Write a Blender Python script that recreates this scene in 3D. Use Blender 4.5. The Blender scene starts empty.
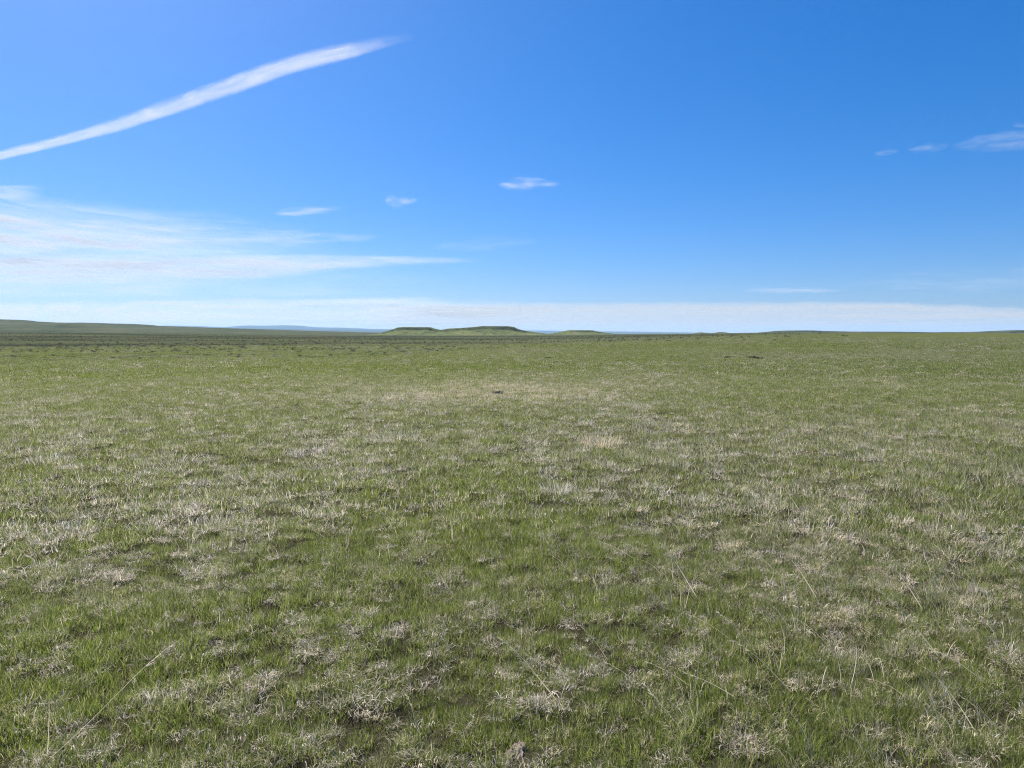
import bpy, math
import numpy as np

rng = np.random.default_rng(11)
scene = bpy.context.scene
COL = scene.collection
R = math.radians

# ------------------------------------------------------------------ numbers
F = 710.0                 # focal length in picture widths of 1024
HOR = 333.5               # picture row of the true horizon
EYE = 1.65
PITCH = math.atan((384 - HOR) / F)
SUN_AZ, SUN_EL = -37.0, 46.0     # degrees from the view direction (left is minus), height
EARTH = 6371000.0


def ray(u, v):
    """World direction of the picture point."""
    u = np.asarray(u, float); v = np.asarray(v, float)
    x = (u - 512) / F; up = (384 - v) / F
    c, s = math.cos(PITCH), math.sin(PITCH)
    return x + 0 * up, c + s * up + 0 * x, -s + c * up + 0 * x


# ------------------------------------------------------------------ noise
def _hash(ix, iy, seed):
    h = (ix.astype(np.int64) * 374761393 + iy.astype(np.int64) * 668265263 + seed * 1442695041) & 0xFFFFFFFF
    h = ((h ^ (h >> 13)) * 1274126177) & 0xFFFFFFFF
    h = (h ^ (h >> 16)) & 0xFFFFFFFF
    return h.astype(float) / 4294967295.0


def vnoise(x, y, seed=0):
    x = np.asarray(x, float); y = np.asarray(y, float)
    ix, iy = np.floor(x), np.floor(y)
    fx, fy = x - ix, y - iy
    fx = fx * fx * fx * (fx * (fx * 6 - 15) + 10); fy = fy * fy * fy * (fy * (fy * 6 - 15) + 10)
    a = _hash(ix, iy, seed); b = _hash(ix + 1, iy, seed)
    c = _hash(ix, iy + 1, seed); d = _hash(ix + 1, iy + 1, seed)
    return (a * (1 - fx) + b * fx) * (1 - fy) + (c * (1 - fx) + d * fx) * fy


def fbm(x, y, seed=0, octaves=4, gain=0.5):
    t = 0; a = 1; n = 0
    for k in range(octaves):
        t = t + a * vnoise(np.asarray(x) * 2 ** k + 17.3 * k, np.asarray(y) * 2 ** k - 9.1 * k, seed + k)
        n += a; a *= gain
    return t / n


def sstep(a, b, x):
    t = np.clip((np.asarray(x, float) - a) / (b - a), 0, 1)
    return t * t * (3 - 2 * t)


# ------------------------------------------------------------------ terrain height
def micro(x, y):
    """Hummocks a hand or two across."""
    return fbm(x / .21, y / .17, 21, 3, .5)


def height(x, y):
    x = np.asarray(x, float); y = np.asarray(y, float)
    r = np.hypot(x, y) + 1e-6
    az = np.degrees(np.arctan2(x, y))
    left = 1 - sstep(-4, 22, az)
    right = sstep(4, 24, az)
    edge0 = 42 + 70 * sstep(-12, 14, az) + 10 * (fbm(az * .25, r * 0, 5) - .5)
    h = -2.5 * left * sstep(edge0, edge0 + 62, r) - 1.2 * left * sstep(300, 1400, r)
    h = h + 1.25 * right * sstep(120, 620, r)
    h = h + 0.35 * (fbm(x / 28, y / 28, 3, 3) - .5) * sstep(4, 30, r)
    h = h + 1.6 * (fbm(x / 260, y / 260, 8, 3) - .5) * sstep(150, 500, r)
    h = h + 6.5 * (1 - sstep(-36, -8, az)) * sstep(250, 1300, r)
    near = 1 - sstep(12, 24, r)
    h = h + near * (0.06 * (micro(x, y) - .5) + 0.12 * (fbm(x / 1.5, y / 1.5, 31, 2) - .5))
    return h


def ground_at(u, v):
    """Where the sight line through a picture point meets the terrain."""
    dx, dy, dz = (float(q) for q in ray(u, v))
    t = 1.0
    while t < 3000:
        x, y, z = dx * t, dy * t, EYE + dz * t
        if z < float(height(x, y)):
            lo, hi = t / 1.02 - .02, t
            for _ in range(20):
                m = (lo + hi) / 2
                if EYE + dz * m < float(height(dx * m, dy * m)): hi = m
                else: lo = m
            return dx * hi, dy * hi
        t = t * 1.02 + .02
    return dx * 2000, dy * 2000


# ------------------------------------------------------------------ object helpers
def tag(o, label=None, cat=None, group=None, kind=None):
    if label: o['label'] = label
    if cat: o['category'] = cat
    if group: o['group'] = group
    if kind: o['kind'] = kind
    return o


def mesh_from(name, verts, faces, mat=None, attrs=None, smooth=False):
    me = bpy.data.meshes.new(name)
    verts = np.asarray(verts, np.float32); faces = np.asarray(faces, np.int32)
    k = faces.shape[1]
    me.vertices.add(len(verts)); me.vertices.foreach_set('co', verts.ravel())
    me.loops.add(faces.size); me.loops.foreach_set('vertex_index', faces.ravel())
    me.polygons.add(len(faces))
    me.polygons.foreach_set('loop_start', np.arange(0, faces.size, k, dtype=np.int32))
    me.polygons.foreach_set('loop_total', np.full(len(faces), k, np.int32))
    if smooth: me.polygons.foreach_set('use_smooth', np.ones(len(faces), bool))
    for an, av in (attrs or {}).items():
        av = np.asarray(av, np.float32)
        if av.ndim == 1:
            me.attributes.new(an, 'FLOAT', 'POINT').data.foreach_set('value', av)
        else:
            me.attributes.new(an, 'FLOAT_VECTOR', 'POINT').data.foreach_set('vector', av.ravel())
    me.update(); me.validate()
    if mat: me.materials.append(mat)
    return me


def link(name, me, loc=(0, 0, 0), parent=None):
    o = bpy.data.objects.new(name, me); COL.objects.link(o); o.location = loc
    if parent: o.parent = parent
    return o


def grid_faces(n, m):
    i = np.arange(n * m).reshape(n, m)
    return np.stack([i[:-1, :-1], i[:-1, 1:], i[1:, 1:], i[1:, :-1]], -1).reshape(-1, 4)


# ------------------------------------------------------------------ node helpers
class NT:
    def __init__(self, name):
        self.m = bpy.data.materials.new(name); self.m.use_nodes = True
        self.t = self.m.node_tree; self.t.nodes.clear()
        self.out = self.n('ShaderNodeOutputMaterial')

    def n(self, typ, **kw):
        nd = self.t.nodes.new(typ)
        for k, v in kw.items():
            if k[0] == '_': nd.inputs[int(k[1:])].default_value = v
            else: setattr(nd, k, v)
        return nd

    def l(self, a, b): self.t.links.new(a, b)

    def math(self, op, a, b=None, clamp=False):
        nd = self.n('ShaderNodeMath', operation=op, use_clamp=clamp)
        for i, q in enumerate((a, b)):
            if q is None: continue
            if isinstance(q, (int, float)): nd.inputs[i].default_value = q
            else: self.l(q, nd.inputs[i])
        return nd.outputs[0]

    def ramp(self, fac, stops):
        nd = self.n('ShaderNodeValToRGB'); e = nd.color_ramp.elements
        while len(e) < len(stops): e.new(0.5)
        for q, (p, c) in zip(e, stops):
            q.position = p; q.color = (*c, 1)
        self.l(fac, nd.inputs[0]); return nd.outputs[0]

    def mix(self, fac, a, b, mode='MIX'):
        nd = self.n('ShaderNodeMix', data_type='RGBA', blend_type=mode)
        for i, q in ((0, fac), (6, a), (7, b)):
            if isinstance(q, (int, float)): nd.inputs[i].default_value = q
            elif isinstance(q, tuple): nd.inputs[i].default_value = (*q, 1)
            else: self.l(q, nd.inputs[i])
        return nd.outputs[2]

    def attr(self, name, typ='GEOMETRY', out=2):
        return self.n('ShaderNodeAttribute', attribute_name=name, attribute_type=typ).outputs[out]

    def noise(self, scale, detail=4, rough=.55, vec=None, out=0):
        nd = self.n('ShaderNodeTexNoise'); nd.inputs['Scale'].default_value = scale
        nd.inputs['Detail'].default_value = detail; nd.inputs['Roughness'].default_value = rough
        if vec is not None: self.l(vec, nd.inputs['Vector'])
        return nd.outputs[out]


def blade_material(name, stops, tinted=None, translucent=.35, gloss=.0):
    """Thin leaf: diffuse and translucent, colour by the blade's own random value and by its tuft."""
    t = NT(name)
    col = t.ramp(t.attr('bc'), stops)
    if tinted:
        col = t.mix(t.attr('tint', 'INSTANCER'), col, t.ramp(t.attr('bc'), tinted))
    br = t.attr('bright', 'INSTANCER')
    vm = t.n('ShaderNodeVectorMath', operation='SCALE'); t.l(col, vm.inputs[0]); t.l(br, vm.inputs['Scale'])
    col = vm.outputs[0]
    d = t.n('ShaderNodeBsdfPrincipled'); t.l(col, d.inputs['Base Color'])
    d.inputs['Roughness'].default_value = .6; d.inputs['Specular IOR Level'].default_value = gloss
    tr = t.n('ShaderNodeBsdfTranslucent'); t.l(col, tr.inputs['Color'])
    mx = t.n('ShaderNodeMixShader', _0=translucent); t.l(d.outputs[0], mx.inputs[1]); t.l(tr.outputs[0], mx.inputs[2])
    t.l(mx.outputs[0], t.out.inputs['Surface'])
    return t.m


GREEN = [(0, (.044, .080, .013)), (.35, (.122, .166, .028)), (.68, (.205, .238, .054)), (.84, (.24, .25, .085)), (.92, (.44, .40, .30)), (1, (.56, .51, .42))]
DULL = [(0, (.075, .10, .040)), (.35, (.130, .155, .060)), (.55, (.21, .22, .11)), (.75, (.37, .345, .25)), (1, (.55, .50, .41))]
GREY = [(0, (.14, .115, .09)), (.25, (.31, .275, .235)), (.6, (.50, .455, .41)), (1, (.70, .655, .60))]
TAN = [(0, (.22, .17, .11)), (.3, (.40, .33, .23)), (.65, (.54, .47, .34)), (1, (.70, .63, .49))]
M_GREEN = blade_material('green_grass_blades', GREEN, DULL, .5, .25)
M_GREY = blade_material('dead_grass_blades', GREY, TAN, .42, .2)


def plain_blades(name, stops, tr=.42):
    t = NT(name)
    col = t.ramp(t.attr('bc'), stops)
    d = t.n('ShaderNodeBsdfPrincipled'); t.l(col, d.inputs['Base Color']); d.inputs['Roughness'].default_value = .6
    d.inputs['Specular IOR Level'].default_value = .2
    s = t.n('ShaderNodeBsdfTranslucent'); t.l(col, s.inputs['Color'])
    mx = t.n('ShaderNodeMixShader', _0=tr); t.l(d.outputs[0], mx.inputs[1]); t.l(s.outputs[0], mx.inputs[2])
    t.l(mx.outputs[0], t.out.inputs['Surface'])
    return t.m


M_STALK = plain_blades('straw_stalk', [(0, (.42, .37, .26)), (.5, (.60, .54, .40)), (1, (.74, .68, .55))], .5)
M_TUFT_GREY = plain_blades('grey_dead_tuft', GREY)
M_TUFT_TAN = plain_blades('straw_tuft', TAN)
M_SAGE = plain_blades('sagebrush_leaves', [(0, (.022, .029, .016)), (.5, (.042, .053, .030)), (1, (.078, .090, .056))], .2)
M_WOOD = plain_blades('grey_brown_twigs', [(0, (.07, .055, .04)), (1, (.14, .11, .085))], 0)


# ------------------------------------------------------------------ blades
def blades(n, rad, hmin, hmax, width, lean, curl, seed, segs=3, squash=1.0, wind=(0, 0), bc=(0, 1), droop=0.0):
    """n tapering blades rooted in a disc; returns verts, faces (quads), bc attribute."""
    g = np.random.default_rng(seed)
    a = g.uniform(0, 2 * np.pi, n); rr = rad * np.sqrt(g.uniform(0, 1, n))
    bx, by = rr * np.cos(a), rr * np.sin(a)
    h = g.uniform(hmin, hmax, n)
    la = a + g.normal(0, 1.0, n)                     # lean direction roughly outwards
    le = np.abs(g.normal(lean, lean * .6 + .05, n))
    w = width * g.uniform(.6, 1.3, n)
    face = g.uniform(0, np.pi, n)
    cu = g.normal(curl, abs(curl) * .6 + .05, n)
    side = g.normal(0, abs(curl) * .8, n)
    px, py, pz = bx.copy(), by.copy(), np.full(n, -.01)
    rows = []
    ang = le.copy(); az = la.copy()
    for k in range(segs + 1):
        t = k / segs
        ww = w * (1 - t ** 1.5 * .93) * .5
        rows.append(np.stack([np.stack([px - np.cos(face) * ww, py - np.sin(face) * ww, pz], -1),
                              np.stack([px + np.cos(face) * ww, py + np.sin(face) * ww, pz], -1)], 1))
        st = h / segs
        px = px + st * (np.sin(ang) * np.cos(az) + wind[0] * (t + .2)); py = py + st * (np.sin(ang) * np.sin(az) + wind[1] * (t + .2))
        pz = pz + st * np.cos(ang) * squash
        ang = np.clip(ang + cu / segs * 1.6, -2.6, 2.6); az = az + side / segs
        face = face + side * .3
    V = np.stack(rows, 1)                             # n, segs+1, 2, 3
    V[..., 2] = np.maximum(V[..., 2], -.02)
    idx = np.arange(n * (segs + 1) * 2).reshape(n, segs + 1, 2)
    Fc = np.stack([idx[:, :-1, 0], idx[:, :-1, 1], idx[:, 1:, 1], idx[:, 1:, 0]], -1).reshape(-1, 4)
    c = np.repeat(np.clip(g.uniform(bc[0], bc[1], n), 0, 1), (segs + 1) * 2)
    return V.reshape(-1, 3), Fc, c


def join(parts):
    V, Fc, C, o = [], [], [], 0
    for v, f, c in parts:
        V.append(v); Fc.append(f + o); C.append(c); o += len(v)
    return np.concatenate(V), np.concatenate(Fc), np.concatenate(C)


def blade_mesh(name, parts, mat):
    v, f, c = join(parts)
    return mesh_from(name, v, f, mat, {'bc': c})


def source_collection(name, meshes):
    c = bpy.data.collections.new(name)
    for i, me in enumerate(meshes):
        c.objects.link(bpy.data.objects.new(f'{name}_{i:03d}', me))
    return c


def scatter_object(name, pts, idx, rot, scl, tint, bright, coll):
    """One stuff object: a cloud of points, a tuft from the collection on each point."""
    me = bpy.data.meshes.new(name)
    n = len(pts); me.vertices.add(n); me.vertices.foreach_set('co', np.asarray(pts, np.float32).ravel())
    me.attributes.new('pick', 'INT', 'POINT').data.foreach_set('value', np.asarray(idx, np.int32))
    me.attributes.new('rot', 'FLOAT_VECTOR', 'POINT').data.foreach_set('vector', np.asarray(rot, np.float32).ravel())
    me.attributes.new('scl', 'FLOAT_VECTOR', 'POINT').data.foreach_set('vector', np.asarray(scl, np.float32).ravel())
    me.attributes.new('tint', 'FLOAT', 'POINT').data.foreach_set('value', np.asarray(tint, np.float32))
    me.attributes.new('bright', 'FLOAT', 'POINT').data.foreach_set('value', np.asarray(bright, np.float32))
    o = link(name, me)
    ng = bpy.data.node_groups.new(name + '_scatter', 'GeometryNodeTree')
    ng.interface.new_socket('Geometry', in_out='INPUT', socket_type='NodeSocketGeometry')
    ng.interface.new_socket('Geometry', in_out='OUTPUT', socket_type='NodeSocketGeometry')
    N = ng.nodes
    gi, go = N.new('NodeGroupInput'), N.new('NodeGroupOutput')
    ci = N.new('GeometryNodeCollectionInfo'); ci.inputs['Collection'].default_value = coll
    ci.inputs['Separate Children'].default_value = True; ci.inputs['Reset Children'].default_value = True
    ip = N.new('GeometryNodeInstanceOnPoints'); ip.inputs['Pick Instance'].default_value = True

    def na(a, t):
        q = N.new('GeometryNodeInputNamedAttribute'); q.data_type = t; q.inputs['Name'].default_value = a
        return next(s for s in q.outputs if s.enabled and s.name == 'Attribute')
    L = ng.links.new
    L(gi.outputs[0], ip.inputs['Points']); L(ci.outputs[0], ip.inputs['Instance'])
    L(na('pick', 'INT'), ip.inputs['Instance Index']); L(na('scl', 'FLOAT_VECTOR'), ip.inputs['Scale'])
    e2r = N.new('FunctionNodeEulerToRotation'); L(na('rot', 'FLOAT_VECTOR'), e2r.inputs[0]); L(e2r.outputs[0], ip.inputs['Rotation'])
    L(ip.outputs[0], go.inputs[0])
    o.modifiers.new('scatter', 'NODES').node_group = ng
    return o


# ------------------------------------------------------------------ where the field is green, dull, grey
BLOBS = []   # (u, v, half width px, half height px, amount): patches of dead grass seen in the field
for q in [(190, 462, 70, 9, .9), (30, 458, 40, 6, .7), (330, 447, 60, 12, .7), (400, 437, 50, 8, .8), (490, 394, 95, 8, 1.2), (660, 428, 45, 9, .6),
          (60, 575, 70, 14, .8), (200, 560, 45, 14, .7), (230, 505, 40, 20, .6), (420, 560, 60, 18, .5), (350, 690, 60, 22, .6),
          (290, 735, 40, 25, .6), (820, 545, 60, 12, .6), (560, 487, 25, 8, .5), (640, 650, 60, 20, .5), (900, 650, 60, 30, .4),
          (840, 430, 130, 14, .5), (940, 500, 60, 25, .5), (700, 385, 130, 5, .4), (300, 392, 120, 5, .35), (560, 575, 30, 15, .4), (660, 575, 60, 14, .5),
          (240, 610, 80, 18, .4), (120, 520, 60, 12, .4), (750, 500, 50, 14, .3), (90, 500, 40, 8, .4), (440, 640, 60, 16, .4)]:
    BLOBS.append(q)
LUSH = [(40, 690, 90, 60, .8), (250, 640, 60, 25, .4), (610, 600, 60, 30, .5), (700, 690, 60, 40, .6), (370, 610, 60, 20, .4), (900, 395, 120, 10, .6),
        (320, 375, 150, 9, .5), (700, 410, 60, 10, .4), (460, 500, 60, 20, .5), (60, 470, 40, 10, .3), (520, 540, 60, 16, .4), (470, 720, 60, 40, .5), (620, 740, 120, 30, .4)]


def to_px(x, y):
    z = height(x, y) - EYE
    c, s = math.cos(PITCH), math.sin(PITCH)
    d = np.maximum(y * c - z * s, .2); up = y * s + z * c
    return 512 + F * x / d, 384 - F * up / d


_BX = None


def fields(x, y):
    """dead: share of dead grass 0..1; lush: extra green 0..1; both tied to places on the ground."""
    global _BX
    if _BX is None:
        _BX = ([(*ground_at(u, v), u, v, a, b, k) for u, v, a, b, k in BLOBS], [(*ground_at(u, v), u, v, a, b, k) for u, v, a, b, k in LUSH])
    x = np.asarray(x, float); y = np.asarray(y, float)
    wx = x + .5 * (fbm(x / .8, y / .8, 61, 2) - .5) * np.minimum(np.hypot(x, y) / 5, 3)
    wy = y + .9 * (fbm(x / .8, y / .8, 67, 2) - .5) * np.minimum(np.hypot(x, y) / 5, 3)
    out = []
    for lst in _BX:
        t = 0 * x
        for gx, gy, u, v, a, b, k in lst:
            r = math.hypot(gx, gy)
            sx = a * r / F; sy = b * r * r / (F * EYE)          # size on the ground
            t = t + k * np.exp(-.5 * ((wx - gx) / sx) ** 2 - .5 * ((wy - gy) / sy) ** 2)
        out.append(np.clip(t, 0, 1))
    r = np.hypot(x, y)
    f = fbm(x / .45, y / .45, 71, 3) * .5 + fbm(x / 2.3, y / 2.3, 73, 3) * .5
    far = sstep(25, 70, r)
    f = f * (1 - far) + fbm(x / 9, y / 16, 79, 4) * far
    dead = np.clip((f - .5) * 1.7 + .31 + .26 * out[0] - .20 * out[1], 0, 1)
    return dead, out[1]


# ------------------------------------------------------------------ tuft sources
def green_sources():
    ms = []
    for k in range(8):       # near, fine blades
        p = [blades(44, .055, .03, .070, .0027, .30, .45, 100 + k, 3, wind=(-.05, .05), bc=(0, .92)),
             blades(14, .06, .04, .095, .0023, .22, .30, 130 + k, 3, wind=(-.10, .05), bc=(.2, .86)),
             blades(15, .06, .025, .075, .0019, .6, 1.1, 160 + k, 3, bc=(.86, 1))]
        ms.append(blade_mesh('green_tuft', p, M_GREEN))
    for k in range(6):       # middle distance
        p = [blades(44, .10, .035, .085, .0052, .33, .45, 200 + k, 2, wind=(-.08, .05)),
             blades(12, .10, .03, .10, .0036, .5, .9, 230 + k, 2, wind=(-.2, .05), bc=(.6, 1))]
        ms.append(blade_mesh('green_clump', p, M_GREEN))
    for k in range(6):       # farther
        p = [blades(150, .40, .04, .085, .014, .35, .45, 300 + k, 2, wind=(-.08, .05), bc=(0, .95)),
             blades(16, .40, .06, .12, .009, .3, .4, 330 + k, 2, bc=(.5, .95))]
        ms.append(blade_mesh('green_patch', p, M_GREEN))
    for k in range(5):       # far
        p = [blades(330, 1.5, .04, .085, .05, .45, .4, 400 + k, 1, bc=(0, .93)),
             blades(26, 1.5, .06, .12, .035, .4, .3, 430 + k, 1, bc=(.5, .92))]
        ms.append(blade_mesh('green_spread', p, M_GREEN))
    return source_collection('grass_source', ms)


def dry_sources():
    ms = []
    for k in range(8):       # near: curled dead leaves
        p = [blades(40, .055, .028, .080, .0032, .8, 1.7, 500 + k, 4, bc=(.1, 1), wind=(-.05, 0)),
             blades(12, .055, .03, .075, .0028, .45, 1.1, 530 + k, 4, bc=(.3, 1))]
        ms.append(blade_mesh('dead_tuft', p, M_GREY))
    for k in range(6):
        p = [blades(34, .11, .035, .09, .0058, .7, 1.4, 600 + k, 3, bc=(.1, 1)),
             blades(6, .10, .06, .14, .0036, .5, .5, 630 + k, 3, bc=(.4, 1), wind=(-.3, 0))]
        ms.append(blade_mesh('dead_clump', p, M_GREY))
    for k in range(6):
        p = [blades(100, .40, .045, .10, .014, .6, .9, 700 + k, 2, bc=(.1, 1))]
        ms.append(blade_mesh('dead_patch', p, M_GREY))
    for k in range(5):
        p = [blades(180, 1.5, .05, .11, .05, .6, .6, 800 + k, 1, bc=(.1, 1))]
        ms.append(blade_mesh('dead_spread', p, M_GREY))
    for k in range(5):       # long straw laid over by the wind
        p = [blades(6, .10, .12, .28, .0034, .25, .45, 860 + k, 5, bc=(.45, 1), wind=(-.75, .12))]
        ms.append(blade_mesh('leaning_straw', p, M_GREY))
    return source_collection('dry_grass_source', ms)


BANDS = [(1.0, 6.5, 300, 0, 8), (5.5, 34, 125, 8, 6), (26, 95, 11.0, 14, 6), (75, 300, .8, 20, 5)]


def scatter_points(seed, dens_scale):
    g = np.random.default_rng(seed)
    P, I, B = [], [], []
    for b, (r0, r1, dens, first, cnt) in enumerate(BANDS):
        A = R(58) * (r1 * r1 - r0 * r0)
        n = int(A * dens * dens_scale)
        r = np.sqrt(g.uniform(r0 * r0, r1 * r1, n)); az = g.uniform(-R(58), R(58), n)
        keep = np.ones(n)
        if b > 0: keep *= sstep(r0, BANDS[b - 1][1], r)                 # fade between bands
        if b < 3: keep *= 1 - .75 * sstep(BANDS[b + 1][0], r1, r)
        if b == 3: keep *= (1 - sstep(170, 300, r)) * (1 - .55 * sstep(48, 85, r) * (1 - sstep(R(-6), R(10), az)))
        k = g.uniform(0, 1, n) < keep
        r, az = r[k], az[k]
        P.append(np.stack([r * np.sin(az), r * np.cos(az)], -1)); I.append(first + g.integers(0, cnt, len(r))); B.append(np.full(len(r), b))
    return np.concatenate(P), np.concatenate(I), np.concatenate(B), g


def build_grass():
    # green
    P, I, B, g = scatter_points(5, 1.0)
    dead, lush = fields(P[:, 0], P[:, 1])
    keep = g.uniform(0, 1, len(P)) < np.clip(1.15 - .40 * dead, .3, 1)
    P, I, B, dead, lush = P[keep], I[keep], B[keep], dead[keep], lush[keep]
    n = len(P); x, y = P.T
    big = fbm(x / 1.6, y / 1.6, 91, 3)
    s = g.uniform(.7, 1.2, n) * (.75 + .5 * big) * (1 + .25 * lush)
    s = np.where(B >= 2, g.uniform(.8, 1.2, n), s)
    sc = np.stack([s * (1 + 0 * s), s, s * g.uniform(.85, 1.15, n)], -1)
    rot = np.stack([g.normal(0, .12, n), g.normal(0, .12, n), g.uniform(0, 6.283, n) * (B < 9)], -1)
    r = np.hypot(x, y)
    tint = np.clip(.12 + .75 * (dead - .3) - .7 * lush + .20 * sstep(14, 60, r) + g.normal(0, .2, n) + .9 * (fbm(x / .35, y / .35, 97, 2) - .5), 0, 1)
    br = np.where(B >= 2, g.uniform(.85, 1.15, n), g.uniform(.65, 1.35, n))
    pts = np.stack([x, y, height(x, y)], -1)
    o = scatter_object('grass', pts, I, rot, sc, tint, br, green_sources())
    tag(o, 'short green prairie grass covering the whole field', 'grass', kind='stuff')
    # dead
    P, I, B, g = scatter_points(6, .8)
    dead, lush = fields(P[:, 0], P[:, 1])
    clump = micro(P[:, 0], P[:, 1])
    pr = np.where(B < 2, np.clip((clump - .38) * 3.4, 0, 1) * (.26 + .62 * dead) + .15, .10 + .32 * dead)
    px, py = to_px(P[:, 0], P[:, 1])
    tan = np.exp(-.5 * ((px - 490) / 90) ** 2 - .5 * ((py - 393) / 7) ** 2) * (.6 + .8 * fbm(px / 40, py / 4, 131, 3))
    keep = g.uniform(0, 1, len(P)) < .55 * tan + pr * (1 - .52 * sstep(4, 12, np.hypot(P[:, 0], P[:, 1])))
    P, I, B, dead = P[keep], I[keep], B[keep], dead[keep]
    n = len(P); x, y = P.T; r = np.hypot(x, y); az = np.degrees(np.arctan2(x, y))
    s = g.uniform(.75, 1.25, n) * (.8 + .35 * dead)
    s = np.where(B >= 2, g.uniform(.8, 1.15, n), s)
    sc = np.stack([s, s, s * g.uniform(.7, 1.1, n)], -1)
    rot = np.stack([g.normal(0, .18, n), g.normal(0, .18, n), g.uniform(0, 6.283, n)], -1)
    tan = tan[keep]
    tint = np.clip(.25 + .9 * tan + .3 * sstep(5, 25, az) + .25 * sstep(8, 30, r) + g.normal(0, .3, n), 0, 1)
    br = g.uniform(.8, 1.3, n) * (1 - .32 * sstep(18, 60, r))
    # leaning straw, mostly on the right
    m = 8500
    rs = np.sqrt(g.uniform(1, 17 ** 2, m)); as_ = g.uniform(-50, 58, m)
    kk = g.uniform(0, 1, m) < (.10 + .9 * sstep(-4, 20, as_)) * np.clip((fbm(rs * np.sin(np.radians(as_)) / .9, rs * np.cos(np.radians(as_)) / .9, 111, 2) - .30) * 1.4, .12, .7) * (1 + .5 * sstep(22, 34, as_))
    rs, as_ = rs[kk], np.radians(as_[kk]); m = len(rs)
    x = np.concatenate([x, rs * np.sin(as_)]); y = np.concatenate([y, rs * np.cos(as_)]); I = np.concatenate([I, 25 + g.integers(0, 5, m)])
    ss = g.uniform(.6, 1.15, m)
    sc = np.concatenate([sc, np.stack([ss, ss, ss], -1)])
    rot = np.concatenate([rot, np.stack([g.normal(0, .1, m), g.normal(0, .1, m), g.normal(-.3, .35, m)], -1)])
    tint = np.concatenate([tint, g.uniform(.5, 1, m)]); br = np.concatenate([br, g.uniform(.7, 1.1, m)]); B = np.concatenate([B, np.zeros(m)])
    pts = np.stack([x, y, height(x, y) + np.where(B < 2, .012, 0)], -1)
    o = scatter_object('dry_grass', pts, I, rot, sc, tint, br, dry_sources())
    tag(o, 'curled grey and straw coloured dead grass mixed through the green field', 'dry grass', kind='stuff')


# ------------------------------------------------------------------ ground
def ground_material():
    t = NT('prairie_ground')
    geo = t.n('ShaderNodeNewGeometry').outputs['Position']
    mp = t.n('ShaderNodeMapping'); t.l(geo, mp.inputs[0]); mp.inputs['Scale'].default_value = (1, 1.0, 1)
    v = mp.outputs[0]
    soil = t.ramp(t.noise(9, 8, .65, v), [(.25, (.016, .016, .009)), (.5, (.032, .030, .018)), (.75, (.065, .058, .040))])  # soil colour darkened to stand in for shade in the gaps between tufts
    n1 = t.noise(.035, 6, .62, v); n2 = t.noise(.6, 5, .7, v); n3 = t.noise(.006, 5, .6, v)
    field = t.ramp(n1, [(.3, (.050, .066, .020)), (.5, (.070, .080, .031)), (.68, (.105, .098, .053))])  # far grass colour lowered, the canopy's own shadow averaged into it
    field = t.mix(.55, field, t.ramp(n2, [(.25, (.040, .050, .018)), (.5, (.068, .077, .031)), (.8, (.125, .113, .073))]))
    field = t.mix(t.ramp(n3, [(.35, (0, 0, 0)), (.65, (.6, .6, .6))]), field, (.056, .070, .025))
    ms = t.n('ShaderNodeMapping'); t.l(geo, ms.inputs[0]); ms.inputs['Scale'].default_value = (.35, 1.0, 1); vs = ms.outputs[0]
    sage = t.ramp(t.noise(.05, 8, .8, vs), [(.34, (.011, .014, .011)), (.46, (.026, .031, .021)), (.58, (.048, .055, .034)), (.70, (.095, .093, .062))])
    big = t.noise(.0042, 5, .62, vs)
    sage = t.mix(t.ramp(big, [(.42, (0, 0, 0)), (.56, (.85, .85, .85))]), sage, (.068, .076, .042))
    sage = t.mix(t.ramp(big, [(.36, (.8, .8, .8)), (.46, (0, 0, 0))]), sage, (.022, .027, .020))
    col = t.mix(t.attr('field'), soil, field)
    col = t.mix(t.attr('sage'), col, sage)
    b = t.n('ShaderNodeBsdfPrincipled'); t.l(col, b.inputs['Base Color']); b.inputs['Roughness'].default_value = .95
    b.inputs['Specular IOR Level'].default_value = 0
    bp = t.n('ShaderNodeBump'); bp.inputs['Strength'].default_value = .6; bp.inputs['Distance'].default_value = .05
    t.l(t.noise(22, 6, .7, v), bp.inputs['Height']); t.l(bp.outputs[0], b.inputs['Normal'])
    t.l(b.outputs[0], t.out.inputs['Surface'])
    return t.m


def build_ground():
    az = np.concatenate([np.arange(-66, 66.01, .4), np.arange(72, 294, 6.0)])
    rad = np.concatenate([[0.02], np.geomspace(.5, 14, 230)[:-1], 14 * 1.045 ** np.arange(0, 190)])
    rad = rad[rad < 48000]
    rr, aa = np.meshgrid(rad, np.radians(az), indexing='ij')
    x, y = rr * np.sin(aa), rr * np.cos(aa)
    z = height(x, y)
    z = z - sstep(8000, 40000, rr) * 8
    nr, na = rr.shape
    i = np.arange(nr * na).reshape(nr, na); j = np.roll(i, -1, 1)
    Fc = np.stack([i[:-1], j[:-1], j[1:], i[1:]], -1).reshape(-1, 4)[:, ::-1]
    azd = np.degrees(aa)
    field = .55 * sstep(15, 40, rr) + .45 * sstep(60, 220, rr)
    lim = 1 - sstep(8, 30, azd)
    sage = sstep(105, 170, rr) * lim * (1 - sstep(1600, 4200, rr)) * (.8 + .4 * fbm(x / 120, y / 50, 44, 3))
    me = mesh_from('ground', np.stack([x, y, z], -1).reshape(-1, 3), Fc, ground_material(),
                   {'field': field.ravel(), 'sage': np.clip(sage, 0, 1).ravel()}, smooth=True)
    tag(link('ground', me), 'flat open prairie ground', 'ground', kind='structure')


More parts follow.
